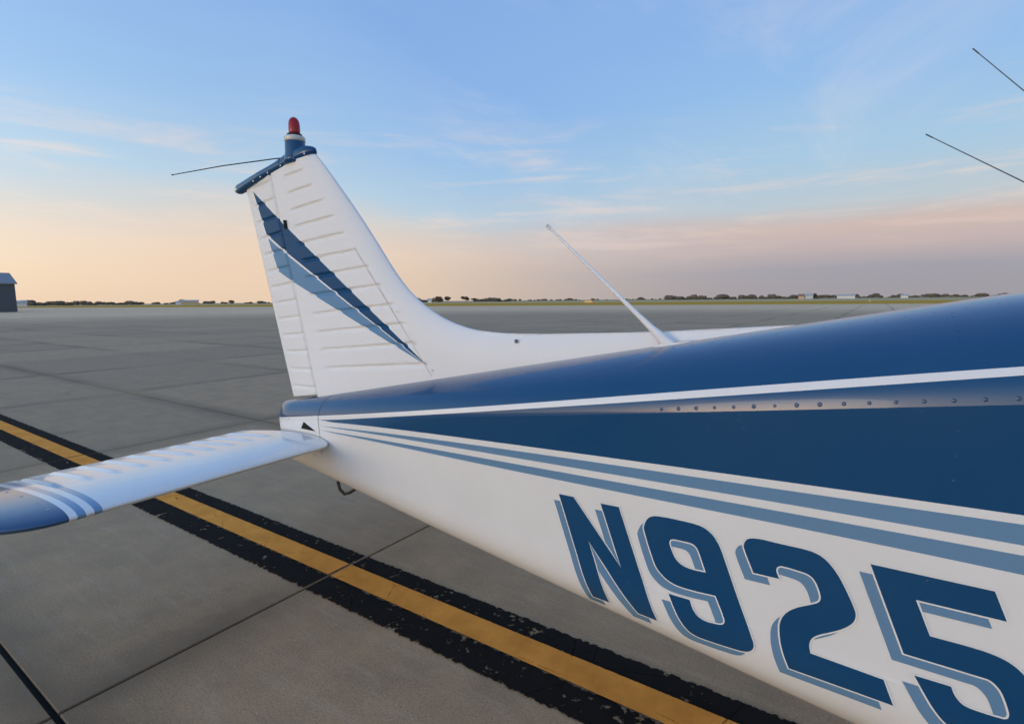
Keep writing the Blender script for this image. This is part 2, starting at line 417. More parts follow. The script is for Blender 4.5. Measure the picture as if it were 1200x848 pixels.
def fzl(x): x = np.asarray(x, float); return np.where(x > 3.1, _l2(x), .930 + .1473 * x)
def fzs(x): x = np.asarray(x, float); return np.where(x > 3.1, _s2(x), .825 - .054 * x)
def fzb(x): x = np.asarray(x, float); return np.where(x > 3.1, _b2(x), .7156 - .1293 * x + .0033 * x * x)
NB, P0, EX = 2.4, 0.07, 2 / 2.4
def sec(x, s):
    """starboard surface: s 0 top, 1 lap seam, 2 lower seam, 3 keel"""
    x = np.asarray(x, float); s = np.clip(np.asarray(s, float), 0, 3)
    w, zt, zl, zs, zb = fw(x), fzt(x), fzl(x), fzs(x), fzb(x)
    ph = P0 + (math.pi / 2 - P0) * (1 - np.clip(s, 0, 1))
    y1 = w * np.abs(np.cos(ph)) ** EX / math.cos(P0) ** EX; z1 = zl + (zt - zl) * (np.sin(ph) ** EX - math.sin(P0) ** EX) / (1 - math.sin(P0) ** EX)
    t = np.clip(s - 1, 0, 1); y2 = w * (1 - .1 * t); z2 = zl + (zs - zl) * t
    q = np.clip(s - 2, 0, 1) * math.pi / 2
    y3 = .9 * w * np.abs(np.cos(q)) ** (2 / NB); z3 = zs - (zs - zb) * np.abs(np.sin(q)) ** (2 / NB)
    y = np.where(s <= 1, y1, np.where(s <= 2, y2, y3)); z = np.where(s <= 1, z1, np.where(s <= 2, z2, z3))
    return np.stack([np.broadcast_to(x, y.shape), -y, z], -1)
def side_y(x, z):
    """half-width of the side at height z (below the lap seam)"""
    zs, zl, zb, w = fzs(x), fzl(x), fzb(x), fw(x)
    f = np.clip((zs - z) / (zs - zb), 0, 1); sn = f ** (NB / 2)
    yb = .9 * w * np.clip(1 - sn * sn, 0, 1) ** (1 / NB); t = (zl - z) / (zl - zs)
    return np.where(z <= zs, yb, w * (1 - .1 * t))

POLY = dict(a=[0.01118, -0.0641, 0.06416, 0.89019], b=[0.00038, 0.00023, -0.06582, 1.04407], wd=[0.00841, -0.07901, 0.30109, 0.90193],
            l1t=[0.00065, -0.02164, 0.14778, 1.08459], l1b=[0.01019, -0.08601, 0.29052, 1.03979],
            l2t=[0.00797, -0.06651, 0.22072, 1.16533], l2b=[0.01767, -0.13244, 0.36373, 1.1259])
def breaks(x):
    xe = min(x, 3.15); q = {n: float(np.polyval(c, max(xe, .47))) for n, c in POLY.items()}
    g = min(max((x - .47) / .16, 0), 1); g = g * g * (3 - 2 * g)
    a = q['a']; b = min(q['b'], 1.0)
    wd = max(1.0 + (q['wd'] - 1.0) * g, 1.0005)
    if x <= .47: b = 0.9995; wd = 1.0
    elif x < .62: b = 1.0 * (1 - g) + b * g if g < 1 else b
    l1b = q['l1t'] + (q['l1b'] - q['l1t']) * g; l2b = q['l2t'] + (q['l2b'] - q['l2t']) * g
    return [0, a, min(b, .9995), 1.0, wd, max(q['l1t'], wd + .001), l1b, q['l2t'], l2b, 2.0, 3.0]
SUB = [12, 2, 4, 6, 2, 2, 2, 2, 8, 14]
BMAT = [1, 0, 1, 1, 0, 2, 0, 2, 0, 0]
def build_fuselage():
    xs = np.unique(np.concatenate([np.linspace(0.0, .2, 16) ** 1.0, np.linspace(.2, 3.2, 130), np.linspace(3.2, 6.9, 60), [.47]]))
    xs = xs[xs > 0.002]; V, F, I = [], [], []
    ncol = sum(SUB) + 1
    for side in (1, -1):
        off = len(V)
        for x in xs:
            br = breaks(x); s = []
            for b0, b1, n in zip(br, br[1:], SUB): s += list(np.linspace(b0, b1, n, endpoint=False))
            s.append(3.0); P = sec(np.full(len(s), x), np.array(s)); P[:, 1] *= side; V += P.tolist()
        F += grid_faces(len(xs), ncol, off, flip=(side > 0))
        for i in range(len(xs) - 1):
            xm = (xs[i] + xs[i + 1]) / 2
            for b, n in enumerate(SUB):
                m = BMAT[b]
                if xm < .47 and b in (1, 2, 3, 4, 5, 6, 7): m = 0
                I += [m] * n
        F.append([off + (len(xs) - 1) * ncol + c for c in range(ncol)]); I.append(0)
        F.append([off + c for c in range(ncol)]); I.append(0)
    o = mesh_obj('fuselage', V, F, [M['white'], M['blue'], M['light']], plane, I)
    # sharp lap seam
    me = o.data; per = len(xs) * ncol; seam_col = sum(SUB[:3])
    bm = bmesh.new(); bm.from_mesh(me); bm.verts.ensure_lookup_table()
    for e in bm.edges:
        a, b = e.verts[0].index % per, e.verts[1].index % per
        if a % ncol == seam_col and b % ncol == seam_col: e.smooth = False
    bm.to_mesh(me); bm.free()
    return o
fus = build_fuselage()

def strip_on_side(name, curve_s, x0, x1, half, h, mat, parent, n=90):
    """a thin raised strip (skin lap) following s = curve_s(x)"""
    V = []
    for x in np.linspace(x0, x1, n):
        s0 = curve_s(x); L = float(np.linalg.norm(sec(x, np.array(s0 + .01)) - sec(x, np.array(s0 - .01)))) / .02
        for ds, hh in ((-half, 0), (-half * .7, h), (half * .7, h), (half, 0)):
            p = sec(x, np.array(s0 + ds / L)); V.append((p[0], p[1] - hh, p[2]))
    return mesh_obj(name, V, grid_faces(n, 4), mat, parent, smooth=False)
lap = strip_on_side('skin_lap', lambda x: 2.0, 0.62, 3.15, 0.0045, 0.0007, M['white'], fus)

V = []
for s_ in np.linspace(.25, 1.9, 60):
    for dx in (-.0016, .0016):
        p = sec(.488 + dx, np.array(s_)); V.append((p[0], p[1] - .0007, p[2] + (.0007 if s_ < .9 else 0)))
mesh_obj('fairing_seam', V, grid_faces(60, 2), plain('fairing_gap', (.10, .10, .10), .8), fus, smooth=False)

# ---- lettering
CH = {
 'N': [[(1.9438, .9371), (2.0016, .9399), (2.1749, .737), (2.1042, .9411), (2.1686, .9443), (2.293, .588), (2.229, .588), (2.0561, .7956), (2.124, .585), (2.0602, .582)]],
 '9': [[(2.2533, 0.8928), (2.2559, 0.9093), (2.2621, 0.9242), (2.2726, 0.937), (2.2898, 0.9445), (2.3227, 0.9487), (2.3693, 0.9504), (2.4142, 0.9503), (2.4389, 0.9451), (2.4606, 0.9305), (2.4754, 0.9107), (2.4853, 0.8908), (2.5299, 0.7682), (2.5769, 0.6444), (2.5793, 0.6288), (2.574, 0.6129), (2.5608, 0.6016), (2.539, 0.5954), (2.452, 0.5876), (2.4177, 0.5877), (2.3921, 0.5983), (2.3678, 0.6291), (2.352, 0.6596), (2.3333, 0.7017), (2.398, 0.7049), (2.4072, 0.6804), (2.4218, 0.6623), (2.4444, 0.6542), (2.4692, 0.6561), (2.4897, 0.66), (2.4981, 0.6676), (2.4993, 0.68), (2.4725, 0.7457), (2.4425, 0.7422), (2.4118, 0.7393), (2.3598, 0.7386), (2.327, 0.7482), (2.2982, 0.772), (2.2839, 0.7995)],
       [(2.3345, 0.8685), (2.3368, 0.8809), (2.3479, 0.8854), (2.3757, 0.8872), (2.4029, 0.8872), (2.4153, 0.88), (2.4227, 0.8671), (2.4441, 0.8087), (2.4052, 0.8056), (2.3766, 0.8087), (2.3561, 0.8221), (2.3436, 0.8432)]],
 '2': [[(2.5453, 0.9173), (2.5467, 0.9334), (2.5562, 0.9467), (2.5822, 0.9534), (2.6409, 0.9545), (2.6967, 0.9555), (2.7239, 0.9504), (2.7457, 0.9362), (2.7679, 0.9086), (2.7848, 0.8784), (2.8078, 0.8278), (2.8104, 0.809), (2.8048, 0.7903), (2.7856, 0.7672), (2.7604, 0.7474), (2.7318, 0.7266), (2.7188, 0.7107), (2.7141, 0.6911), (2.7179, 0.6684), (2.7961, 0.6672), (2.8764, 0.6656), (2.8995, 0.6048), (2.789, 0.6027), (2.6692, 0.5998), (2.6564, 0.6342), (2.646, 0.6731), (2.642, 0.7145), (2.6462, 0.7413), (2.6598, 0.7658), (2.6818, 0.7868), (2.7143, 0.808), (2.7275, 0.8177), (2.7339, 0.8302), (2.7308, 0.8494), (2.7194, 0.8757), (2.7052, 0.8884), (2.683, 0.8919), (2.6404, 0.8925), (2.629, 0.8854), (2.6283, 0.874), (2.6361, 0.8543), (2.5721, 0.8506)]],
 '5': [[(2.8328, 0.9595), (2.9509, 0.9632), (3.0556, 0.9662), (3.0798, 0.9036), (2.9241, 0.8983), (2.9555, 0.8174), (3.0415, 0.8195), (3.0764, 0.8152), (3.1007, 0.8047), (3.1221, 0.7843), (3.1445, 0.7496), (3.1683, 0.6961), (3.1891, 0.637), (3.1908, 0.6178), (3.1843, 0.6034), (3.1709, 0.5958), (3.0677, 0.5850), (3.0345, 0.5900), (2.9988, 0.61), (2.9759, 0.6347), (2.9586, 0.6617), (2.934, 0.7047), (3.0012, 0.7076), (3.0101, 0.6874), (3.0241, 0.6726), (3.0426, 0.6686), (3.0933, 0.6712), (3.1007, 0.6763), (3.1014, 0.6887), (3.0887, 0.7268), (3.0789, 0.7428), (3.0642, 0.754), (3.0466, 0.7546), (2.9107, 0.7525)]]}
SHADOW = (-0.0215, -0.0266)
def area2(p): return sum(a[0] * b[1] - b[0] * a[1] for a, b in zip(p, p[1:] + p[:1])) / 2
def offset_poly(p, d):
    """grow a clockwise or counter-clockwise loop outward by d (mitred)"""
    sgn = 1 if area2(p) > 0 else -1; out = []
    for i in range(len(p)):
        a, b, c = Vector(p[i - 1]), Vector(p[i]), Vector(p[(i + 1) % len(p)])
        n1 = Vector(((b - a).y, -(b - a).x)).normalized() * sgn; n2 = Vector(((c - b).y, -(c - b).x)).normalized() * sgn
        m = n1 + n2; m = m / max(m.dot(n1), 0.55) if m.length > 1e-6 else n1
        out.append(tuple(b + m * d))
    return out
def round_loop(p, n=4):
    """draw gentle bends as curves and keep sharp corners"""
    P = [Vector(q) for q in p]; m = len(P); sharp = []
    for i in range(m):
        a, b = P[i] - P[i - 1], P[(i + 1) % m] - P[i]; sharp.append(a.angle(b, 0) > R(47))
    out = []
    for i in range(m):
        j = (i + 1) % m; a, b = P[i], P[j]; L = (b - a).length
        t0 = (b - a) if sharp[i] else (b - P[i - 1]).normalized() * L
        t1 = (b - a) if sharp[j] else (P[(j + 1) % m] - a).normalized() * L
        for q in range(n):
            t = q / n
            out.append(tuple(a * (2 * t**3 - 3 * t**2 + 1) + t0 * (t**3 - 2 * t**2 + t) + b * (-2 * t**3 + 3 * t**2) + t1 * (t**3 - t**2)))
    return out
def letter(loops):
    loops = [round_loop(L) for L in loops]; bm = bmesh.new()
    for layer, (lp, lift) in enumerate((([[(x + SHADOW[0], z + SHADOW[1]) for x, z in L] for L in loops], .0014),
                                        ([offset_poly(L, .0042 if i == 0 else -.0042) for i, L in enumerate(loops)], .0019), (loops, .0024))):
        b2 = bmesh.new(); edges = []
        for L in lp:
            vs = [b2.verts.new((x, 0, z)) for x, z in L]
            edges += [b2.edges.new((vs[i], vs[(i + 1) % len(vs)])) for i in range(len(vs))]
        bmesh.ops.triangle_fill(b2, use_beauty=True, use_dissolve=False, edges=edges, normal=(0, -1, 0))
        x0, x1 = min(v.co.x for v in b2.verts), max(v.co.x for v in b2.verts)
        for px in np.arange(x0 + .03, x1, .03):
            bmesh.ops.bisect_plane(b2, geom=b2.verts[:] + b2.edges[:] + b2.faces[:], plane_co=(px, 0, 0), plane_no=(1, 0, 0))
        for pz in np.arange(.54, .98, .02):
            bmesh.ops.bisect_plane(b2, geom=b2.verts[:] + b2.edges[:] + b2.faces[:], plane_co=(0, 0, pz), plane_no=(0, 0, 1))
        bmesh.ops.dissolve_degenerate(b2, dist=2e-4, edges=b2.edges[:]); bmesh.ops.remove_doubles(b2, verts=b2.verts[:], dist=2e-4)
        mp = {}
        for v in b2.verts:
            y = -(float(side_y(v.co.x, v.co.z)) + lift); mp[v] = bm.verts.new((v.co.x, y, v.co.z))
        for f in b2.faces:
            try: nf = bm.faces.new([mp[v] for v in f.verts])
            except ValueError: continue
            nf.normal_update(); nf.material_index = layer
            if nf.normal.y > 0: nf.normal_flip()
        b2.free()
    me = bpy.data.meshes.new('registration_character'); bm.to_mesh(me); bm.free()
    for m in (M['light'], M['white'], M['blue']): me.materials.append(m)
    me.polygons.foreach_set('use_smooth', [True] * len(me.polygons))
    nr = []
    for v in me.vertices:
        x, z = v.co.x, v.co.z; e = .003
        dx = (float(side_y(x + e, z)) - float(side_y(x - e, z))) / (2 * e); dz = (float(side_y(x, z + e)) - float(side_y(x, z - e))) / (2 * e)
        nr.append(tuple(Vector((-dx, -1.0, -dz)).normalized()))
    me.normals_split_custom_set_from_vertices(nr)
    o = bpy.data.objects.new('registration_character', me); COL.objects.link(o); o.parent = fus; return o
for ch, L in CH.items(): tag(letter(L), 'dark blue painted %s %s with light blue drop shadow' % ('letter' if ch == 'N' else 'digit', ch))

# ---- fasteners
def dome_mesh(name, r, h, mat, n=14, rings=4):
    V = [(0, 0, h)]; F = []
    for i in range(1, rings + 1):
        a = i / rings; z = h * (1 - a * a) ** 1.0
        for k_ in range(n): V.append((r * a * math.cos(2 * math.pi * k_ / n), r * a * math.sin(2 * math.pi * k_ / n), z))
    for k_ in range(n): F.append((0, 1 + k_, 1 + (k_ + 1) % n))
    for i in range(rings - 1):
        for k_ in range(n):
            a = 1 + i * n; F.append((a + k_, a + n + k_, a + n + (k_ + 1) % n, a + (k_ + 1) % n))
    me = bpy.data.meshes.new(name); me.from_pydata(V, [], F); me.materials.append(mat)
    me.polygons.foreach_set('use_smooth', [True] * len(me.polygons)); return me
def place(me, name, p, nrm, parent, sc=1.0):
    o = bpy.data.objects.new(name, me); COL.objects.link(o)
    q = Vector((0, 0, 1)).rotation_difference(Vector(nrm).normalized())
    o.matrix_world = Matrix.Translation(Vector(p)) @ q.to_matrix().to_4x4() @ Matrix.Scale(sc, 4); o.parent = parent; return o
def surf(x, s):
    p = sec(x, np.array(s)); a = sec(x + .004, np.array(s)) - sec(x - .004, np.array(s)); b = sec(x, np.array(min(s + .004, 3))) - sec(x, np.array(s - .004))
    n = np.cross(a, b); n /= np.linalg.norm(n); n = n if n[1] < 0 else -n
    return p, n
M['dim_screw'] = plain('darkened_blue_screw', (0.005, 0.045, 0.120), 0.30)  # blue darkened to stand for the dark ground the screw heads reflect
seam_screw = dome_mesh('seam_screw', 0.0066, 0.0010, M['dim_screw'])
for x in np.arange(2.3075, 3.2, .05):
    p, n = surf(x, .972); place(seam_screw, 'seam_screw', p, n, fus, .62 + .30 * rng.random())
rivet_b = dome_mesh('rivet', 0.0032, 0.0011, M['blue'], 8, 2); rivet_w = dome_mesh('rivet', 0.0030, 0.0010, M['white'], 8, 2)
for x in np.arange(.95, 2.30, .05):
    p, n = surf(x, 1.04); place(rivet_b, 'rivet', p, n, fus)
for x, ss in ((2.44, (1.08, 1.16, 1.24)), (2.97, (1.08, 1.16, 1.24))):
    for s in ss: p, n = surf(x, s); place(rivet_b, 'rivet', p, n, fus)
for x, s in ((2.07, 1.985), (2.165, 1.985), (2.20, 2.02), (2.402, 1.600), (2.416, 1.86), (2.942, 1.590), (2.947, 1.660)):
    p, n = surf(x, s); p = p + n * .0025; place(rivet_b, 'rivet', p, n, fus)

def rivet_rows(name, spots, mat, lift):
    V, F = [], []
    for x, s in spots:
        p, n = surf(x, s); a = np.cross(n, (0, 0, 1.)); a /= np.linalg.norm(a); b = np.cross(n, a); o_ = len(V); p = p + n * lift
        V.append(p + n * .0007)
        for k_ in range(6): g = k_ * math.pi / 3; V.append(p + (a * math.cos(g) + b * math.sin(g)) * .0026)
        F += [(o_, o_ + 1 + k_, o_ + 1 + (k_ + 1) % 6) for k_ in range(6)]
    o = outward(mesh_obj(name, V, F, mat, fus)); o['kind'] = 'stuff'; return o
rivet_rows('rivet_row', [(x, 2.035) for x in np.arange(.70, 1.90, .042)] + [(x, s) for x in (1.32, 1.88) for s in np.linspace(1.52, 1.95, 10)] + [(x, s) for x in (.56,) for s in np.linspace(1.35, 1.9, 9)], M['white'], 0)
rivet_rows('rivet_row', [(x, s) for x in (1.32, 1.88, 2.44, 2.97) for s in np.linspace(.30, .72, 9)] + [(x, .25) for x in np.arange(1.2, 3.1, .06)], M['blue'], 0)

# ------------------------------------------------------------------ fin, dorsal strake and rudder
LE = np.array([(2.66, 1.519), (2.40, 1.500), (2.147, 1.483), (1.85, 1.470), (1.68, 1.4635), (1.564, 1.4625), (1.47, 1.4655), (1.388, 1.472), (1.29, 1.492),
               (1.199, 1.523), (1.09, 1.580), (0.996, 1.648), (0.91, 1.737), (0.80, 1.876), (0.672, 2.033), (0.52, 2.205), (0.400, 2.335), (0.372, 2.362)])
def resample(P, n):
    t = np.concatenate([[0], np.cumsum(np.linalg.norm(np.diff(P, axis=0), axis=1))]); fx, fz = pchip(t, P[:, 0]), pchip(t, P[:, 1])
    q = np.linspace(0, t[-1], n); return np.stack([fx(q), fz(q)], -1), t[-1]
HB, HT = np.array([.352, 1.10]), np.array([.028, 2.318])
FIN_BEADS = [(.155, 2.268, .307, 2.281), (.183, 2.178, .377, 2.196), (.205, 2.088, .462, 2.112), (.232, 2.000, .537, 2.026), (.256, 1.909, .610, 1.938),
             (.280, 1.818, .690, 1.850), (.305, 1.728, .773, 1.766), (.330, 1.635, .854, 1.676), (.356, 1.536, .934, 1.584), (.384, 1.440, 1.008, 1.494), (.412, 1.348, 1.068, 1.405), (.440, 1.252, 1.140, 1.312)]
RUD_BEADS = [(-.165, 2.247, .020, 2.263), (-.168, 2.146, .050, 2.166), (-.150, 2.053, .060, 2.071), (-.130, 1.962, .100, 1.982), (-.105, 1.870, .140, 1.889), (-.080, 1.776, .166, 1.794),
             (-.055, 1.684, .185, 1.704), (-.030, 1.594, .215, 1.614), (-.003, 1.504, .240, 1.524), (.024, 1.412, .266, 1.430), (.050, 1.320, .292, 1.336), (.076, 1.224, .318, 1.236), (.100, 1.128, .344, 1.138)]
def grooves(x, z, beads, hw=.0135, depth=.0095):
    g = np.zeros_like(x)
    for x0, z0, x1, z1 in beads:
        d = np.array([x1 - x0, z1 - z0]); L = np.linalg.norm(d); d /= L
        a = (x - x0) * d[0] + (z - z0) * d[1]; c = np.abs(-(x - x0) * d[1] + (z - z0) * d[0])
        e = np.clip(np.minimum(a, L - a) / .05 + .5, 0, 1); e = e * e * (3 - 2 * e)
        q = np.clip(1 - (c / hw) ** 2, 0, 1) ** 1.25
        g = np.maximum(g, q * e)
    return g * depth
def two_sided(name, X, Z, Y, mat, parent, close=True):
    nu, nv = X.shape; V = []; F = []
    for sgn in (-1, 1):
        off = len(V); V += np.stack([X, sgn * Y, Z], -1).reshape(-1, 3).tolist(); F += grid_faces(nu, nv, off, flip=(sgn > 0))
    n = nu * nv
    if close:
        rim = [i * nv for i in range(nu)] + [(nu - 1) * nv + j for j in range(1, nv)] + [i * nv + nv - 1 for i in range(nu - 2, -1, -1)] + [j for j in range(nv - 2, 0, -1)]
        for a, b in zip(rim, rim[1:] + rim[:1]): F.append((a, b, n + b, n + a))
    return outward(mesh_obj(name, V, F, mat, parent))
def build_fin():
    lead, L = resample(LE, 760); i0 = int(np.argmin(np.abs(lead[:, 0] - 1.42)))     # strake up to here, then the fin
    lead = np.concatenate([lead[:i0:3], lead[i0:]]); ns = len(range(0, i0, 3)); nf = len(lead) - ns
    xb = np.linspace(2.66, HB[0], ns, endpoint=False); base = np.stack([xb, fzt(xb) - .035], -1); base[0] = (2.65, float(fzt(2.65)) - .02)
    hinge = HB + (HT - HB) * np.linspace(0, 1, nf)[:, None]; base = np.concatenate([base, hinge])
    u = np.linspace(0, 1, 100) ** 1.7
    X = lead[:, None, 0] * (1 - u) + base[:, None, 0] * u; Z = lead[:, None, 1] * (1 - u) + base[:, None, 1] * u
    fine, _ = resample(LE, 240)
    D = np.sqrt(((X[..., None] - fine[:, 0]) ** 2 + (Z[..., None] - fine[:, 1]) ** 2).min(-1)); D[:, 0] = 0
    k_ = np.clip((X - 1.1) / 1.4, 0, 1); kz = np.clip((Z - 1.1) / 1.2, 0, 1)
    T = (0.060 - .018 * kz) * (1 - k_) + .026 * k_; Rr = .16 * (1 - k_) + .10 * k_
    e = np.clip(D / Rr, 0, 1); Y = T * np.sqrt(np.clip(1 - (1 - e) ** 2.2, 0, 1)) ** 1.15
    hx = HB[0] + (HT[0] - HB[0]) * (Z - HB[1]) / (HT[1] - HB[1]); ch = np.clip((.45 - (X - hx)) / .45, 0, 1)
    Y = Y - .010 * ch * (1 - k_) - grooves(X, Z, FIN_BEADS); Y[:, 0] = 0
    Y = np.maximum(Y, 0.0)
    return two_sided('vertical_fin', X, Z, Y, M['tail'], plane)
fin = build_fin()
def build_rudder():
    a0, a1 = np.array([.338, 1.104]), np.array([.016, 2.314]); b0, b1 = np.array([.086, 1.064]), np.array([-.244, 2.250])
    v = np.linspace(0, 1, 480)[:, None]; A = a0 + (a1 - a0) * v; B = b0 + (b1 - b0) * v; u = np.linspace(0, 1, 50)
    X = A[:, None, 0] * (1 - u) + B[:, None, 0] * u; Z = A[:, None, 1] * (1 - u) + B[:, None, 1] * u
    kz = np.clip((Z - 1.1) / 1.2, 0, 1)
    Y = (.046 - .014 * kz) * (1 - u) + .0035 * u; Y = Y * np.clip(u / .03, .75, 1) - grooves(X, Z, RUD_BEADS, depth=.0080) * np.clip((1 - u) * 3, 0, 1)
    o = two_sided('rudder', X, Z, np.maximum(Y, .002), M['tail'], plane); return o
rudder = build_rudder()
# dark hinge notch
mesh_obj('hinge_cutout', [(x, y, z) for y in (-.049, -.030) for x, z in ((.142, 2.041), (.156, 2.041), (.163, 1.996), (.148, 1.996))],
         [(0, 1, 2, 3), (7, 6, 5, 4), (0, 4, 5, 1), (1, 5, 6, 2), (2, 6, 7, 3), (3, 7, 4, 0)], M['void'], fin, smooth=False)
# panel line and screws on the leading edge skin
M['rod0'] = plain('dull_fastener', (.12, .12, .125), .5, .4)
fin_screw = dome_mesh('fin_screw', 0.0045, 0.0012, M['screw'], 10, 2); big_screw = dome_mesh('fin_screw', 0.0085, 0.003, M['rod0'], 12, 3)
for x, z in ((.965, 1.555), (1.075, 1.405), (1.175, 1.29)): place(fin_screw, 'fin_screw', (x, -.0605, z), (0, -1, 0), fin)
place(big_screw, 'fin_screw', (1.606, -.036, 1.434), (0, -1, .2), fin)

V = []
for t in np.linspace(.42, 1, 40):
    x, z = .335 + (1.168 - .335) * t, 2.300 + (1.262 - 2.300) * t; yy = .060 - .018 * (z - 1.1) / 1.2; hx = HB[0] + (HT[0] - HB[0]) * (z - HB[1]) / (HT[1] - HB[1]); yy -= .010 * max(0, (.45 - x + hx) / .45)
    V += [(x - .0016, -yy - .0005, z), (x + .0016, -yy - .0005, z)]
M['seam'] = plain('seam_shadow_gap', (.46, .45, .44), .8)
mesh_obj('skin_seam', V, grid_faces(40, 2), M['seam'], fin, smooth=False)
# fin cap, beacon, tail light, whisker antenna
def build_cap():
    A, B = np.array([-.318, 2.262]), np.array([.372, 2.385]); d = (B - A) / np.linalg.norm(B - A); nrm = np.array([-d[1], d[0]]); L = np.linalg.norm(B - A)
    V = []; n = 16; N_ = 40
    for i in range(N_ + 1):
        t = i / N_; c = A + d * L * t
        w = .043 * (0.55 + .45 * min(1, t / .35)) * math.sqrt(max(0.02, 1 - max(0, (t - .86) / .14) ** 2)); h = .027 * math.sqrt(max(.03, 1 - max(0, (t - .9) / .1) ** 2))
        bulge = .020 * math.exp(-((t - .78) / .16) ** 2)
        for k_ in range(n):
            g = 2 * math.pi * k_ / n; cy, cz = math.cos(g), math.sin(g)
            yy = w * math.copysign(abs(cy) ** .7, cy); zz = (h + (bulge if cz > 0 else 0)) * math.copysign(abs(cz) ** .7, cz)
            p = c + nrm * zz; V.append((p[0], yy, p[1]))
    F = grid_faces(N_ + 1, n, closed_v=True) + [tuple(range(n)), tuple(N_ * n + k_ for k_ in range(n))]
    return outward(mesh_obj('fin_cap', V, F, M['blue'], plane))
cap = build_cap(); M['collar'] = plain('pale_collar', (.58, .56, .50), .5, .2)
cap_screw = dome_mesh('cap_screw', 0.0062, 0.0025, M['screw'], 10, 2)
for x, z in ((.338, 2.360), (.246, 2.347), (.18, 2.336), (.137, 2.328), (.022, 2.306), (-.046, 2.292), (-.12, 2.279)):
    place(cap_screw, 'cap_screw', (x, -.0435 if x > -.06 else -.0395, z), (0, -1, 0), cap)
beacon = lathe('beacon', [(.060, -.055), (.058, -.03), (.053, .0), (.0515, .05), (.050, .056)], (.212, 0, 2.389), M['blue'], plane)
lathe('collar', [(.050, 0), (.053, .003), (.053, .022), (.050, .027), (.040, .029)], (.212, 0, 2.4455), M['collar'], beacon)
lathe('gasket', [(.039, 0), (.039, .010), (.034, .013)], (.212, 0, 2.4745), M['black'], beacon)
lathe('lens', [(.027, 0), (.029, .012), (.0295, .030), (.0285, .055), (.025, .071), (.018, .082), (.009, .088), (.002, .0895)], (.212, 0, 2.484), M['red'], beacon)
tl = lathe('tail_light', [(.024, 0), (.024, .014), (.018, .018)], (-.314, 0, 2.262), M['metal'], plane, 16, Vector((-.985, 0, -.17)))
lathe('lens', [(.017, 0), (.017, .010), (.012, .020), (.004, .024)], (-.331, 0, 2.259), M['clear'], tl, 16, Vector((-.985, 0, -.17)))
V, F = tube([(.125, -.02, 2.372), (.105, -.045, 2.368), (-.08, -.2325, 2.318), (-.258, -.40, 2.263)], [.004, .0032, .0028, .0022], 8)
V2, F2 = tube([(.125, .02, 2.372), (.105, .045, 2.368), (-.08, .2325, 2.318), (-.258, .40, 2.263)], [.004, .0032, .0028, .0022], 8)
wa = mesh_obj('whisker_antenna', V, F, M['dark_metal'], plane); mesh_obj('whisker_antenna', V2, F2, M['dark_metal'], plane)
me = dome_mesh('tip_ball', .005, .005, M['dark_metal'], 8, 3)
for s in (-1, 1): place(me, 'antenna_tip', (-.258, s * .40, 2.263), (-.7, s * .7, 0), plane)

# tail fairing details: stabilator cutout, screws, gap line, tie-down ring
def side_patch(name, pts, lift, mat, parent):
    return mesh_obj(name, [(x, -(float(side_y(x, z)) + lift), z) for x, z in pts], [tuple(range(len(pts)))], mat, parent, smooth=False)

# ------------------------------------------------------------------ stabilator
XL, CHORD, ZS, TILT = 0.586, 0.780, 0.8873, -0.024      # trailing edge a little low
def naca(u, t=.0904): return 5 * t * (.2969 * np.sqrt(u) - .126 * u - .3516 * u ** 2 + .2843 * u ** 3 - .1036 * u ** 4)
def build_stab(sgn):
    ys = np.concatenate([np.linspace(.155, .215, 14), np.linspace(.2155, 1.24, 300), 1.24 + (1 - np.cos(np.linspace(0, math.pi / 2, 26)[1:])) * 0 + np.sin(np.linspace(0, math.pi / 2, 26)[1:]) * .27])
    V = []; n = 60; m = len(ys); t = np.linspace(0, 1, n); u = (1 - np.cos(t * math.pi / 2)) ** 1.15
    rib_y = np.arange(.27, 1.15, .0975)
    for y in ys:
        xl, xt, th = XL, XL - CHORD, 1.0
        if y > 1.24:
            e = (y - 1.24) / .27; k_ = math.sqrt(max(0, 1 - e * e)); xl = XL - .30 * (1 - k_) - .05 * e * e; xt = XL - CHORD + .06 * (1 - k_) - .02 * e; th = max(k_, .03) ** .8
        if y < .215:
            e = (.215 - y) / .06; k_ = math.sqrt(max(0, 1 - e * e)); xl = XL - .045 * (1 - k_)
        c = xl - xt; zt = naca(u) * CHORD * th
        top = ZS + TILT * u + zt; bot = ZS + TILT * u - zt
        if .25 < y < 1.16:
            g = np.zeros(n)
            for ry in rib_y:
                q = max(0, 1 - ((y - ry) / .020) ** 2) ** 1.5; a = np.clip((u - .42) / .10, 0, 1) * np.clip((.97 - u) / .06, 0, 1)
                g = np.maximum(g, q * a)
            top = top + g * .0085
        X = xl - u * c
        V += [(x, sgn * y, z) for x, z in zip(X[::-1], top[::-1])] + [(x, sgn * y, z) for x, z in zip(X[1:], bot[1:])]
    nv = 2 * n - 1
    F = grid_faces(m, nv, flip=(sgn > 0)) + [tuple(range(nv)), tuple((m - 1) * nv + j for j in range(nv))]
    return outward(mesh_obj('stabilator', V, F, M['stab'], plane))
stabR, stabL = build_stab(-1), build_stab(1)
st_screw = dome_mesh('tip_screw', .006, .0018, M['screw'], 10, 2)
for x, y in ((.50, -1.262), (.40, -1.262), (.25, -1.262), (.10, -1.262)):
    u_ = (XL - x) / CHORD; place(st_screw, 'tip_screw', (x, y, ZS + TILT * u_ + float(naca(np.array(u_))) * CHORD + .0003), (.1, 0, 1), stabR)
side_patch('stabilator_cutout', [(.347, .973), (.313, .932), (.453, .936)], .0015, M['void'], fus)
for x, z in ((.13, .965), (.165, .968), (.20, .972)):
    y = float(side_y(x, z)); place(fin_screw, 'fairing_screw', (x, -y, z), (0, -1, 0), fus)
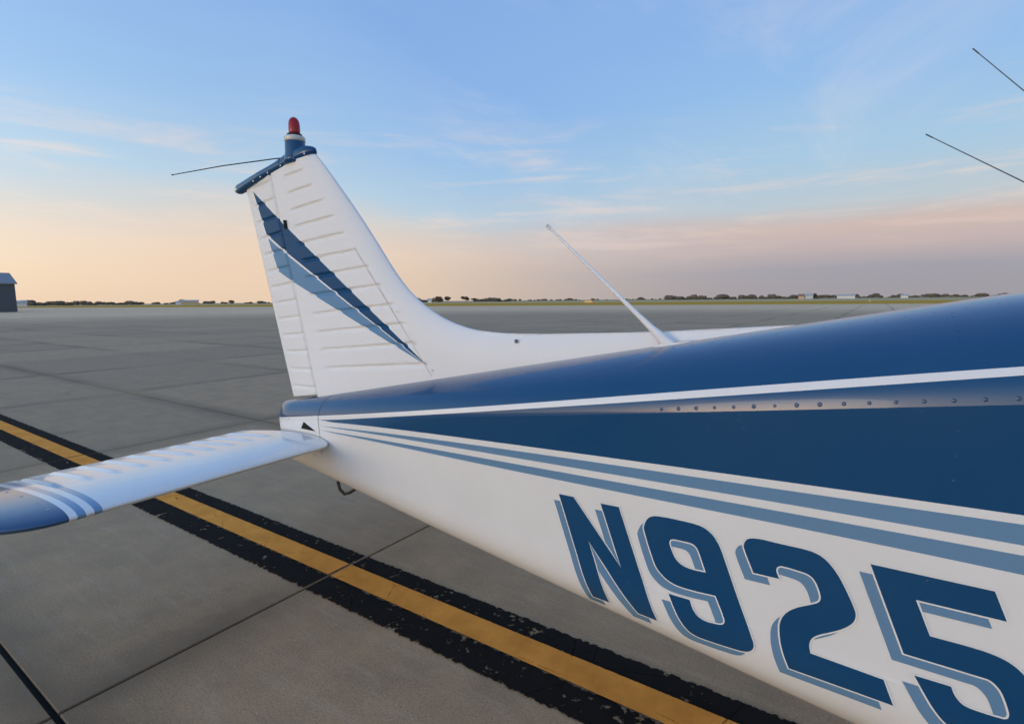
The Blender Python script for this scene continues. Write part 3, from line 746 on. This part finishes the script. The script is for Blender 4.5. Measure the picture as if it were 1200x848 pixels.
# tie-down ring below the tail cone
ring = [(.43, 0, .672), (.428, 0, .61), (.44, 0, .575), (.475, 0, .558), (.515, 0, .572), (.56, 0, .600), (.60, 0, .64)]
V, F = tube(ring, [.0085] * len(ring), 10); mesh_obj('tie_down_ring', V, F, M['dark_metal'], plane)

# ------------------------------------------------------------------ antennas on the spine
def whip(name, base, tip, r0, r1, mat, foot=None):
    b, t = Vector(base), Vector(tip); d = t - b
    fs = [0, .03, .06, .10, .14, .19, .25] + [.25 + .72 * i / 36 for i in range(1, 37)] + [.974, 1.0]
    path = [b + d * f for f in fs]
    rr = list(np.interp(fs, [0, .06, .14, .25, .5, .75, .97, .974, 1.0], [r0, r0 * .8, r0 * .5, r0 * .36, (r0 * .36 + r1) / 2, r1 * 1.2, r1, r1 * 1.5, r1 * 1.3]))
    V, F = tube(path, rr, 8); o = mesh_obj(name, V, F, mat, plane)
    if foot:
        lathe('foot', [(foot, -.012), (foot, .004), (foot * .6, .010), (foot * .3, .02)], base, mat, o, 20, Vector((-.17, 0, 1)))
    return o
M['rod'] = plain('grey_antenna_rod', (0.14, 0.15, 0.17), 0.5, 0.3)
M['matte'] = plain('matte_white_plastic', (.80, .78, .76), .7)
aw = whip('whip_antenna', (2.242, -.055, 1.437), (1.758, -.05, 1.885), .025, .0050, M['matte'])
V = []
for hgt, sc in ((-.02, 1.0), (.004, 1.0), (.008, .85)):
    for k_ in range(24):
        g = 2 * math.pi * k_ / 24; x = 2.250 + .068 * sc * math.cos(g); y = -.055 + .026 * sc * math.sin(g); V.append((x, y, float(fzt(x)) + hgt - .003))
mesh_obj('foot', V, grid_faces(3, 24, closed_v=True) + [tuple(48 + k_ for k_ in range(24))], M['white'], aw)
def roof_z(x, y): c = min(abs(y) / float(fw(x)), 1); return float(fzl(x)) + float(fzt(x) - fzl(x)) * math.sqrt(1 - c * c)
whip('whip_antenna', (3.57, .2, roof_z(3.57, .2) - .01), (3.021, .2, 2.313), .007, .0013, M['rod'], .025)
whip('whip_antenna', (3.405, -.2, roof_z(3.405, -.2) - .01), (2.893, -.2, 1.997), .006, .0011, M['rod'], .022)

# ------------------------------------------------------------------ rest of the airplane (beside and behind the camera)
def wing(sgn):
    V = []; n = 24; u = (1 - np.cos(np.linspace(0, math.pi, n))) / 2
    for y, xl, c, z in ((.40, 5.25, 1.62, .50), (4.3, 5.25, 1.60, .98), (4.6, 5.15, 1.40, 1.02), (4.66, 5.0, 1.0, 1.03)):
        zt = naca(u, .15 if y < 4.5 else .05) * c
        V += [(xl - a * c, sgn * y, z + b) for a, b in zip(u[::-1], zt[::-1])] + [(xl - a * c, sgn * y, z - b * .6) for a, b in zip(u[1:], zt[1:])]
    nv = 2 * n - 1
    return mesh_obj('wing', V, grid_faces(4, nv, flip=(sgn > 0)) + [tuple(range(nv)), tuple(3 * nv + j for j in range(nv))], M['white'], plane)
wing(-1); wing(1)
def wheel(x, y, zt):
    wh = lathe('wheel', [(.06, -.06), (.12, -.065), (.185, -.06), (.215, -.03), (.215, .03), (.185, .06), (.12, .065), (.06, .06)], (x, y, .215), M['black'], plane, 24, Vector((0, 1, 0)))
    lathe('rim', [(.02, -.068), (.10, -.07), (.11, -.05), (.11, .05), (.10, .07), (.02, .068)], (x, y, .215), M['metal'], wh, 20, Vector((0, 1, 0)))
    V, F = tube([(x, y + .10, .215), (x, y + .11, .5), (x, y + .11, zt)], [.03, .035, .04], 12); mesh_obj('gear_leg', V, F, M['white'], plane)
wheel(4.35, -1.55, .72); wheel(4.35, 1.35, .72); wheel(6.35, -.05, .60)
lathe('spinner', [(.16, 0), (.15, .06), (.11, .16), (.05, .24), (.01, .27)], (6.9, 0, 1.0), M['white'], plane, 24, Vector((1, 0, 0)))
for a in (20, 200):
    V = []
    for f, c, tw in ((.05, .08, 50), (.4, .13, 30), (.7, .11, 20), (.92, .06, 14)):
        for ex, ez in ((-1, 0), (0, .12), (1, 0), (0, -.12)):
            ca, sa = math.cos(R(a)), math.sin(R(a)); lat = ex * c / 2 * math.cos(R(tw)); xx = 6.98 + ex * c / 2 * math.sin(R(tw)) + ez * .1
            V.append((xx, f * ca - lat * sa, 1.0 + f * sa + lat * ca))
    mesh_obj('propeller_blade', V, grid_faces(4, 4, closed_v=True) + [(0, 1, 2, 3), (12, 13, 14, 15)], M['dark_metal'], plane)
for sgn in (-1, 1):
    for xa, xb in ((3.72, 4.15), (4.22, 4.85), (4.9, 5.35)):
        V = []; nx = 10
        for i in range(nx):
            x = xa + (xb - xa) * i / (nx - 1)
            for s in np.linspace(.50, .98, 8):
                p = sec(x, np.array(s)); V.append((p[0], (p[1] - .004) * -sgn, p[2] + .003))
        mesh_obj('cabin_window', V, grid_faces(nx, 8, flip=(sgn > 0)), M['glass'], plane)

# ------------------------------------------------------------------ far things on the airfield
def gable(name, corner, d_depth, d_wide, depth, wide, eave, ridge, wall_m, roof_m, label, cat, group=None, door=None, over=0.4):
    """ridge runs along d_wide; corner is the near eave corner"""
    e = empty(name, corner); a = Vector((*d_depth, 0)); b = Vector((*d_wide, 0)); up = Vector((0, 0, 1))
    P = lambda i, j, z: a * i + b * j + up * z
    V = [P(0, 0, 0), P(depth, 0, 0), P(depth, wide, 0), P(0, wide, 0), P(0, 0, eave), P(depth, 0, eave), P(depth, wide, eave), P(0, wide, eave), P(depth / 2, 0, ridge), P(depth / 2, wide, ridge)]
    mesh_obj('wall', V, [(0, 4, 7, 3), (1, 2, 6, 5), (0, 1, 5, 8, 4), (3, 7, 9, 6, 2)], wall_m, e, smooth=False)
    sl = (ridge - eave) / (depth / 2); o = over; t = .25
    V = []
    for dz in (.05, .05 + t):
        for j in (-o, wide + o): V += [P(-o, j, eave - sl * o + dz), P(depth / 2, j, ridge + dz), P(depth + o, j, eave - sl * o + dz)]
    mesh_obj('roof', V, [(6, 7, 10, 9), (7, 8, 11, 10), (0, 3, 4, 1), (1, 4, 5, 2), (0, 6, 9, 3), (2, 5, 11, 8), (0, 1, 7, 6), (1, 2, 8, 7), (3, 9, 10, 4), (4, 10, 11, 5)], roof_m, e, smooth=False)
    if door:
        j0, j1, h = door; V = [P(-.12, j0, 0), P(-.12, j1, 0), P(-.12, j1, h), P(-.12, j0, h), P(.02, j0, 0), P(.02, j1, 0), P(.02, j1, h), P(.02, j0, h)]
        mesh_obj('door', V, [(0, 1, 2, 3), (0, 4, 5, 1), (1, 5, 6, 2), (2, 6, 7, 3), (3, 7, 4, 0)], wall_m, e, smooth=False)
    tag(e, label, cat, group); return e
def heading(deg): h = _v * math.cos(R(deg)) + _r * math.sin(R(deg)); return (h[0], h[1])
k = NT('hangar_cladding'); p = k.pos(); rib = k.math('PINGPONG', k.sep(k.mapping(p, rot=(0, 0, AXIS)))[1], .15)
k.set(Base_Color=k.mix(k.noise(p, .3, 4, .6), (0.050, 0.066, 0.082), (0.066, 0.083, 0.100)), Roughness=0.5); k.bump(rib, 0.5, .05); M['clad'] = k.m
M['hroof'] = plain('hangar_roof_metal', (0.21, 0.215, 0.225), 0.6, 0.1)
gable('hangar', at(-42.65, 122), heading(-50), heading(-140), 17, 40, 6.3, 8.8, M['clad'], M['hroof'], 'dark blue-grey metal hangar with pale pitched roof at left edge', 'hangar', door=(6, 30, 5.2))
M['bwhite'] = plain('white_siding', (0.70, 0.68, 0.63), 0.7); M['btan'] = plain('tan_siding', (0.55, 0.40, 0.24), 0.7)
M['bred'] = plain('rusty_roof', (0.30, 0.16, 0.10), 0.7); M['bgrey'] = plain('grey_roof', (0.42, 0.41, 0.40), 0.6)
def px(x): return math.degrees(math.atan((x - 600) / 625.0))
for x, dist, wd, ev, rg, wm, rm, lab in (
        (941, 700, 7, 4.0, 6.5, 'btan', 'bred', 'small tan farmhouse with brown roof left of the white barn'),
        (951, 720, 9, 4.5, 7.5, 'bwhite', 'bgrey', 'white gabled barn beside the tan farmhouse on the horizon'),
        (1000, 760, 22, 4.0, 6.0, 'bwhite', 'bgrey', 'long low white shed right of the farm on the horizon'),
        (1062, 800, 9, 3.6, 5.4, 'bwhite', 'bgrey', 'small white shed far right, just above the blue fuselage'),
        (507, 560, 4, 2.6, 4.0, 'bwhite', 'bgrey', 'tiny white shed beside the round trees behind the fin'),
        (36, 420, 9, 3.0, 4.6, 'bwhite', 'bgrey', 'white shed just right of the dark hangar'),
        (236, 760, 22, 4.2, 6.0, 'btan', 'bgrey', 'long tan building on the horizon left of the tail fin'),
        (215, 720, 6, 3.0, 4.4, 'bwhite', 'bgrey', 'tiny white hut among bushes left of the long tan building')):
    b = px(x); gable('building', at(b, dist), heading(b), heading(b - 90), 9, wd, ev, rg, M[wm], M[rm], lab, 'building', 'farm buildings on the horizon')

# airfield guidance sign
M['sign'] = plain('orange_sign_face', (0.75, 0.36, 0.06), 0.5); M['signw'] = plain('pale_sign_panel', (0.80, 0.66, 0.42), 0.5)
sg = empty('airfield_sign', at(px(689.5), 232)); sd = Vector((*heading(px(689) - 90 + 180), 0)); sn_ = Vector((*heading(px(689)), 0))
def boxat(name, j0, j1, z0, z1, d0, d1, mat, par):
    V = [sd * j + sn_ * d + Vector((0, 0, z)) for d in (d0, d1) for j, z in ((j0, z0), (j1, z0), (j1, z1), (j0, z1))]
    return mesh_obj(name, V, [(0, 1, 2, 3), (7, 6, 5, 4), (0, 4, 5, 1), (1, 5, 6, 2), (2, 6, 7, 3), (3, 7, 4, 0)], mat, par, smooth=False)
boxat('cabinet', -1.8, 1.8, .25, 1.35, 0, .3, M['sign'], sg)
for j in (-1.5, -.5, .5): boxat('face_panel', j - .05, j + .85, .45, 1.15, -.03, 0, M['signw'], sg)
for j in (-1.4, 1.4): boxat('post', j - .06, j + .06, 0, .25, .1, .2, M['dark_metal'], sg)
tag(sg, 'low orange airfield sign on the grass beyond the apron', 'sign')
mk = boxat('edge_marker', -.1, .1, 0, .9, 0, .12, M['signw'], None); mk.location = at(px(1017.5), 190)
tag(mk, 'thin pale edge marker post on the far grass at right', 'marker')

# trees
k = NT('far_foliage'); p = k.pos(); n = k.noise(p, .35, 4, .7)
k.set(Base_Color=k.mix(n, (0.11, 0.092, 0.066), (0.20, 0.155, 0.105)), Roughness=0.9, Specular_IOR_Level=0.1); M['leaf'] = k.m  # leaf colour brightened to carry the distance haze
M['bark'] = plain('bark', (0.06, 0.045, 0.03), 0.9)
def leaf_cloud(blobs, n, size):
    """random leaf-clump quads through a set of ellipsoids (centre, radii)"""
    V, F = [], []
    for c, r_ in blobs:
        for _ in range(n):
            d = rng.normal(size=3); d /= np.linalg.norm(d); q = np.array(c) + d * np.array(r_) * rng.uniform(.55, 1.05)
            a = rng.normal(size=3); a /= np.linalg.norm(a); b = np.cross(a, rng.normal(size=3)); b /= np.linalg.norm(b); s = size * rng.uniform(.6, 1.4)
            o_ = len(V); V += [q - a * s, q + b * s * .7, q + a * s, q - b * s * .7]; F.append((o_, o_ + 1, o_ + 2, o_ + 3))
    return V, F
def tree(x, dist, h, wd, label):
    e = empty('tree', at(px(x), dist)); tr = h * .28
    V, F = tube([(0, 0, 0), (.1, 0, tr), (.0, .1, h * .6)], [.28, .2, .1], 8); mesh_obj('trunk', V, F, M['bark'], e)
    blobs = []
    for _ in range(9):
        an = random.uniform(0, 6.28); rr = random.uniform(0, wd * .32); blobs.append(((rr * math.cos(an), rr * math.sin(an), tr + (h - tr) * random.uniform(.25, .72)), (wd * .22, wd * .22, (h - tr) * .26)))
    V, F = leaf_cloud(blobs, 150, h * .07); mesh_obj('crown', V, F, M['leaf'], e, smooth=False)
    tag(e, label, 'tree', 'trees behind the fin')
tree(515, 600, 7.0, 10, 'left dark round tree of the clump just right of the fin')
tree(526, 605, 6.8, 10, 'middle dark round tree of the clump just right of the fin')
tree(547, 600, 7.2, 11, 'separate dark round tree standing right of the clump by the fin')
tree(557, 640, 5.0, 9, 'low dark tree touching the separate round tree')
tree(953, 740, 8.0, 9, 'tallest dark tree beside the white gabled barn')
def wood():
    blobs = []
    def seg(x0, x1, d0, d1, h0, h1, step, gap=0.0):
        x = x0
        while x < x1:
            d = random.uniform(d0, d1); h = random.uniform(h0, h1) * (1 + .35 * math.sin(x * .21) + .2 * math.sin(x * .53))
            if random.random() > gap:
                c = at(px(x), d); w = h * random.uniform(.7, 1.3); blobs.append(((c.x, c.y, h * .5), (w, w, h * .5)))
            x += step * random.uniform(.5, 1.5)
    seg(26, 120, 700, 820, 4.0, 6.5, 1.6, .12); seg(125, 170, 800, 900, 3.5, 5.5, 1.8, .1); seg(170, 320, 900, 1200, 3.0, 6.5, 3.0, .35)
    seg(-80, 26, 800, 1000, 5, 9, 1.5); seg(558, 600, 800, 900, 4, 6.5, 1.6, .1); seg(600, 830, 1500, 1900, 3, 7, 3.0, .35)
    seg(780, 960, 1000, 1300, 4, 8.5, 1.8, .12); seg(960, 1300, 1500, 2100, 6, 12, 2.6, .2); seg(480, 520, 800, 900, 4, 6, 2)
    V, F = leaf_cloud(blobs, 30, .9)
    for c, r_ in blobs:
        o_ = len(V)
        for i in range(1, 5):
            for j in range(8):
                a, b = math.pi * i / 5, 2 * math.pi * j / 8; f = random.uniform(.72, 1.0)
                V.append(np.array(c) + np.array([r_[0] * math.sin(a) * math.cos(b), r_[1] * math.sin(a) * math.sin(b), r_[2] * math.cos(a)]) * f)
        F += grid_faces(4, 8, o_, closed_v=True); F += [tuple(o_ + j for j in range(8)), tuple(o_ + 24 + j for j in range(8))]
    o = mesh_obj('treeline', V, F, M['leaf'], None, smooth=False)
    tag(o, 'distant broken line of dark trees and scrub along the horizon', 'trees', kind='stuff')
wood()
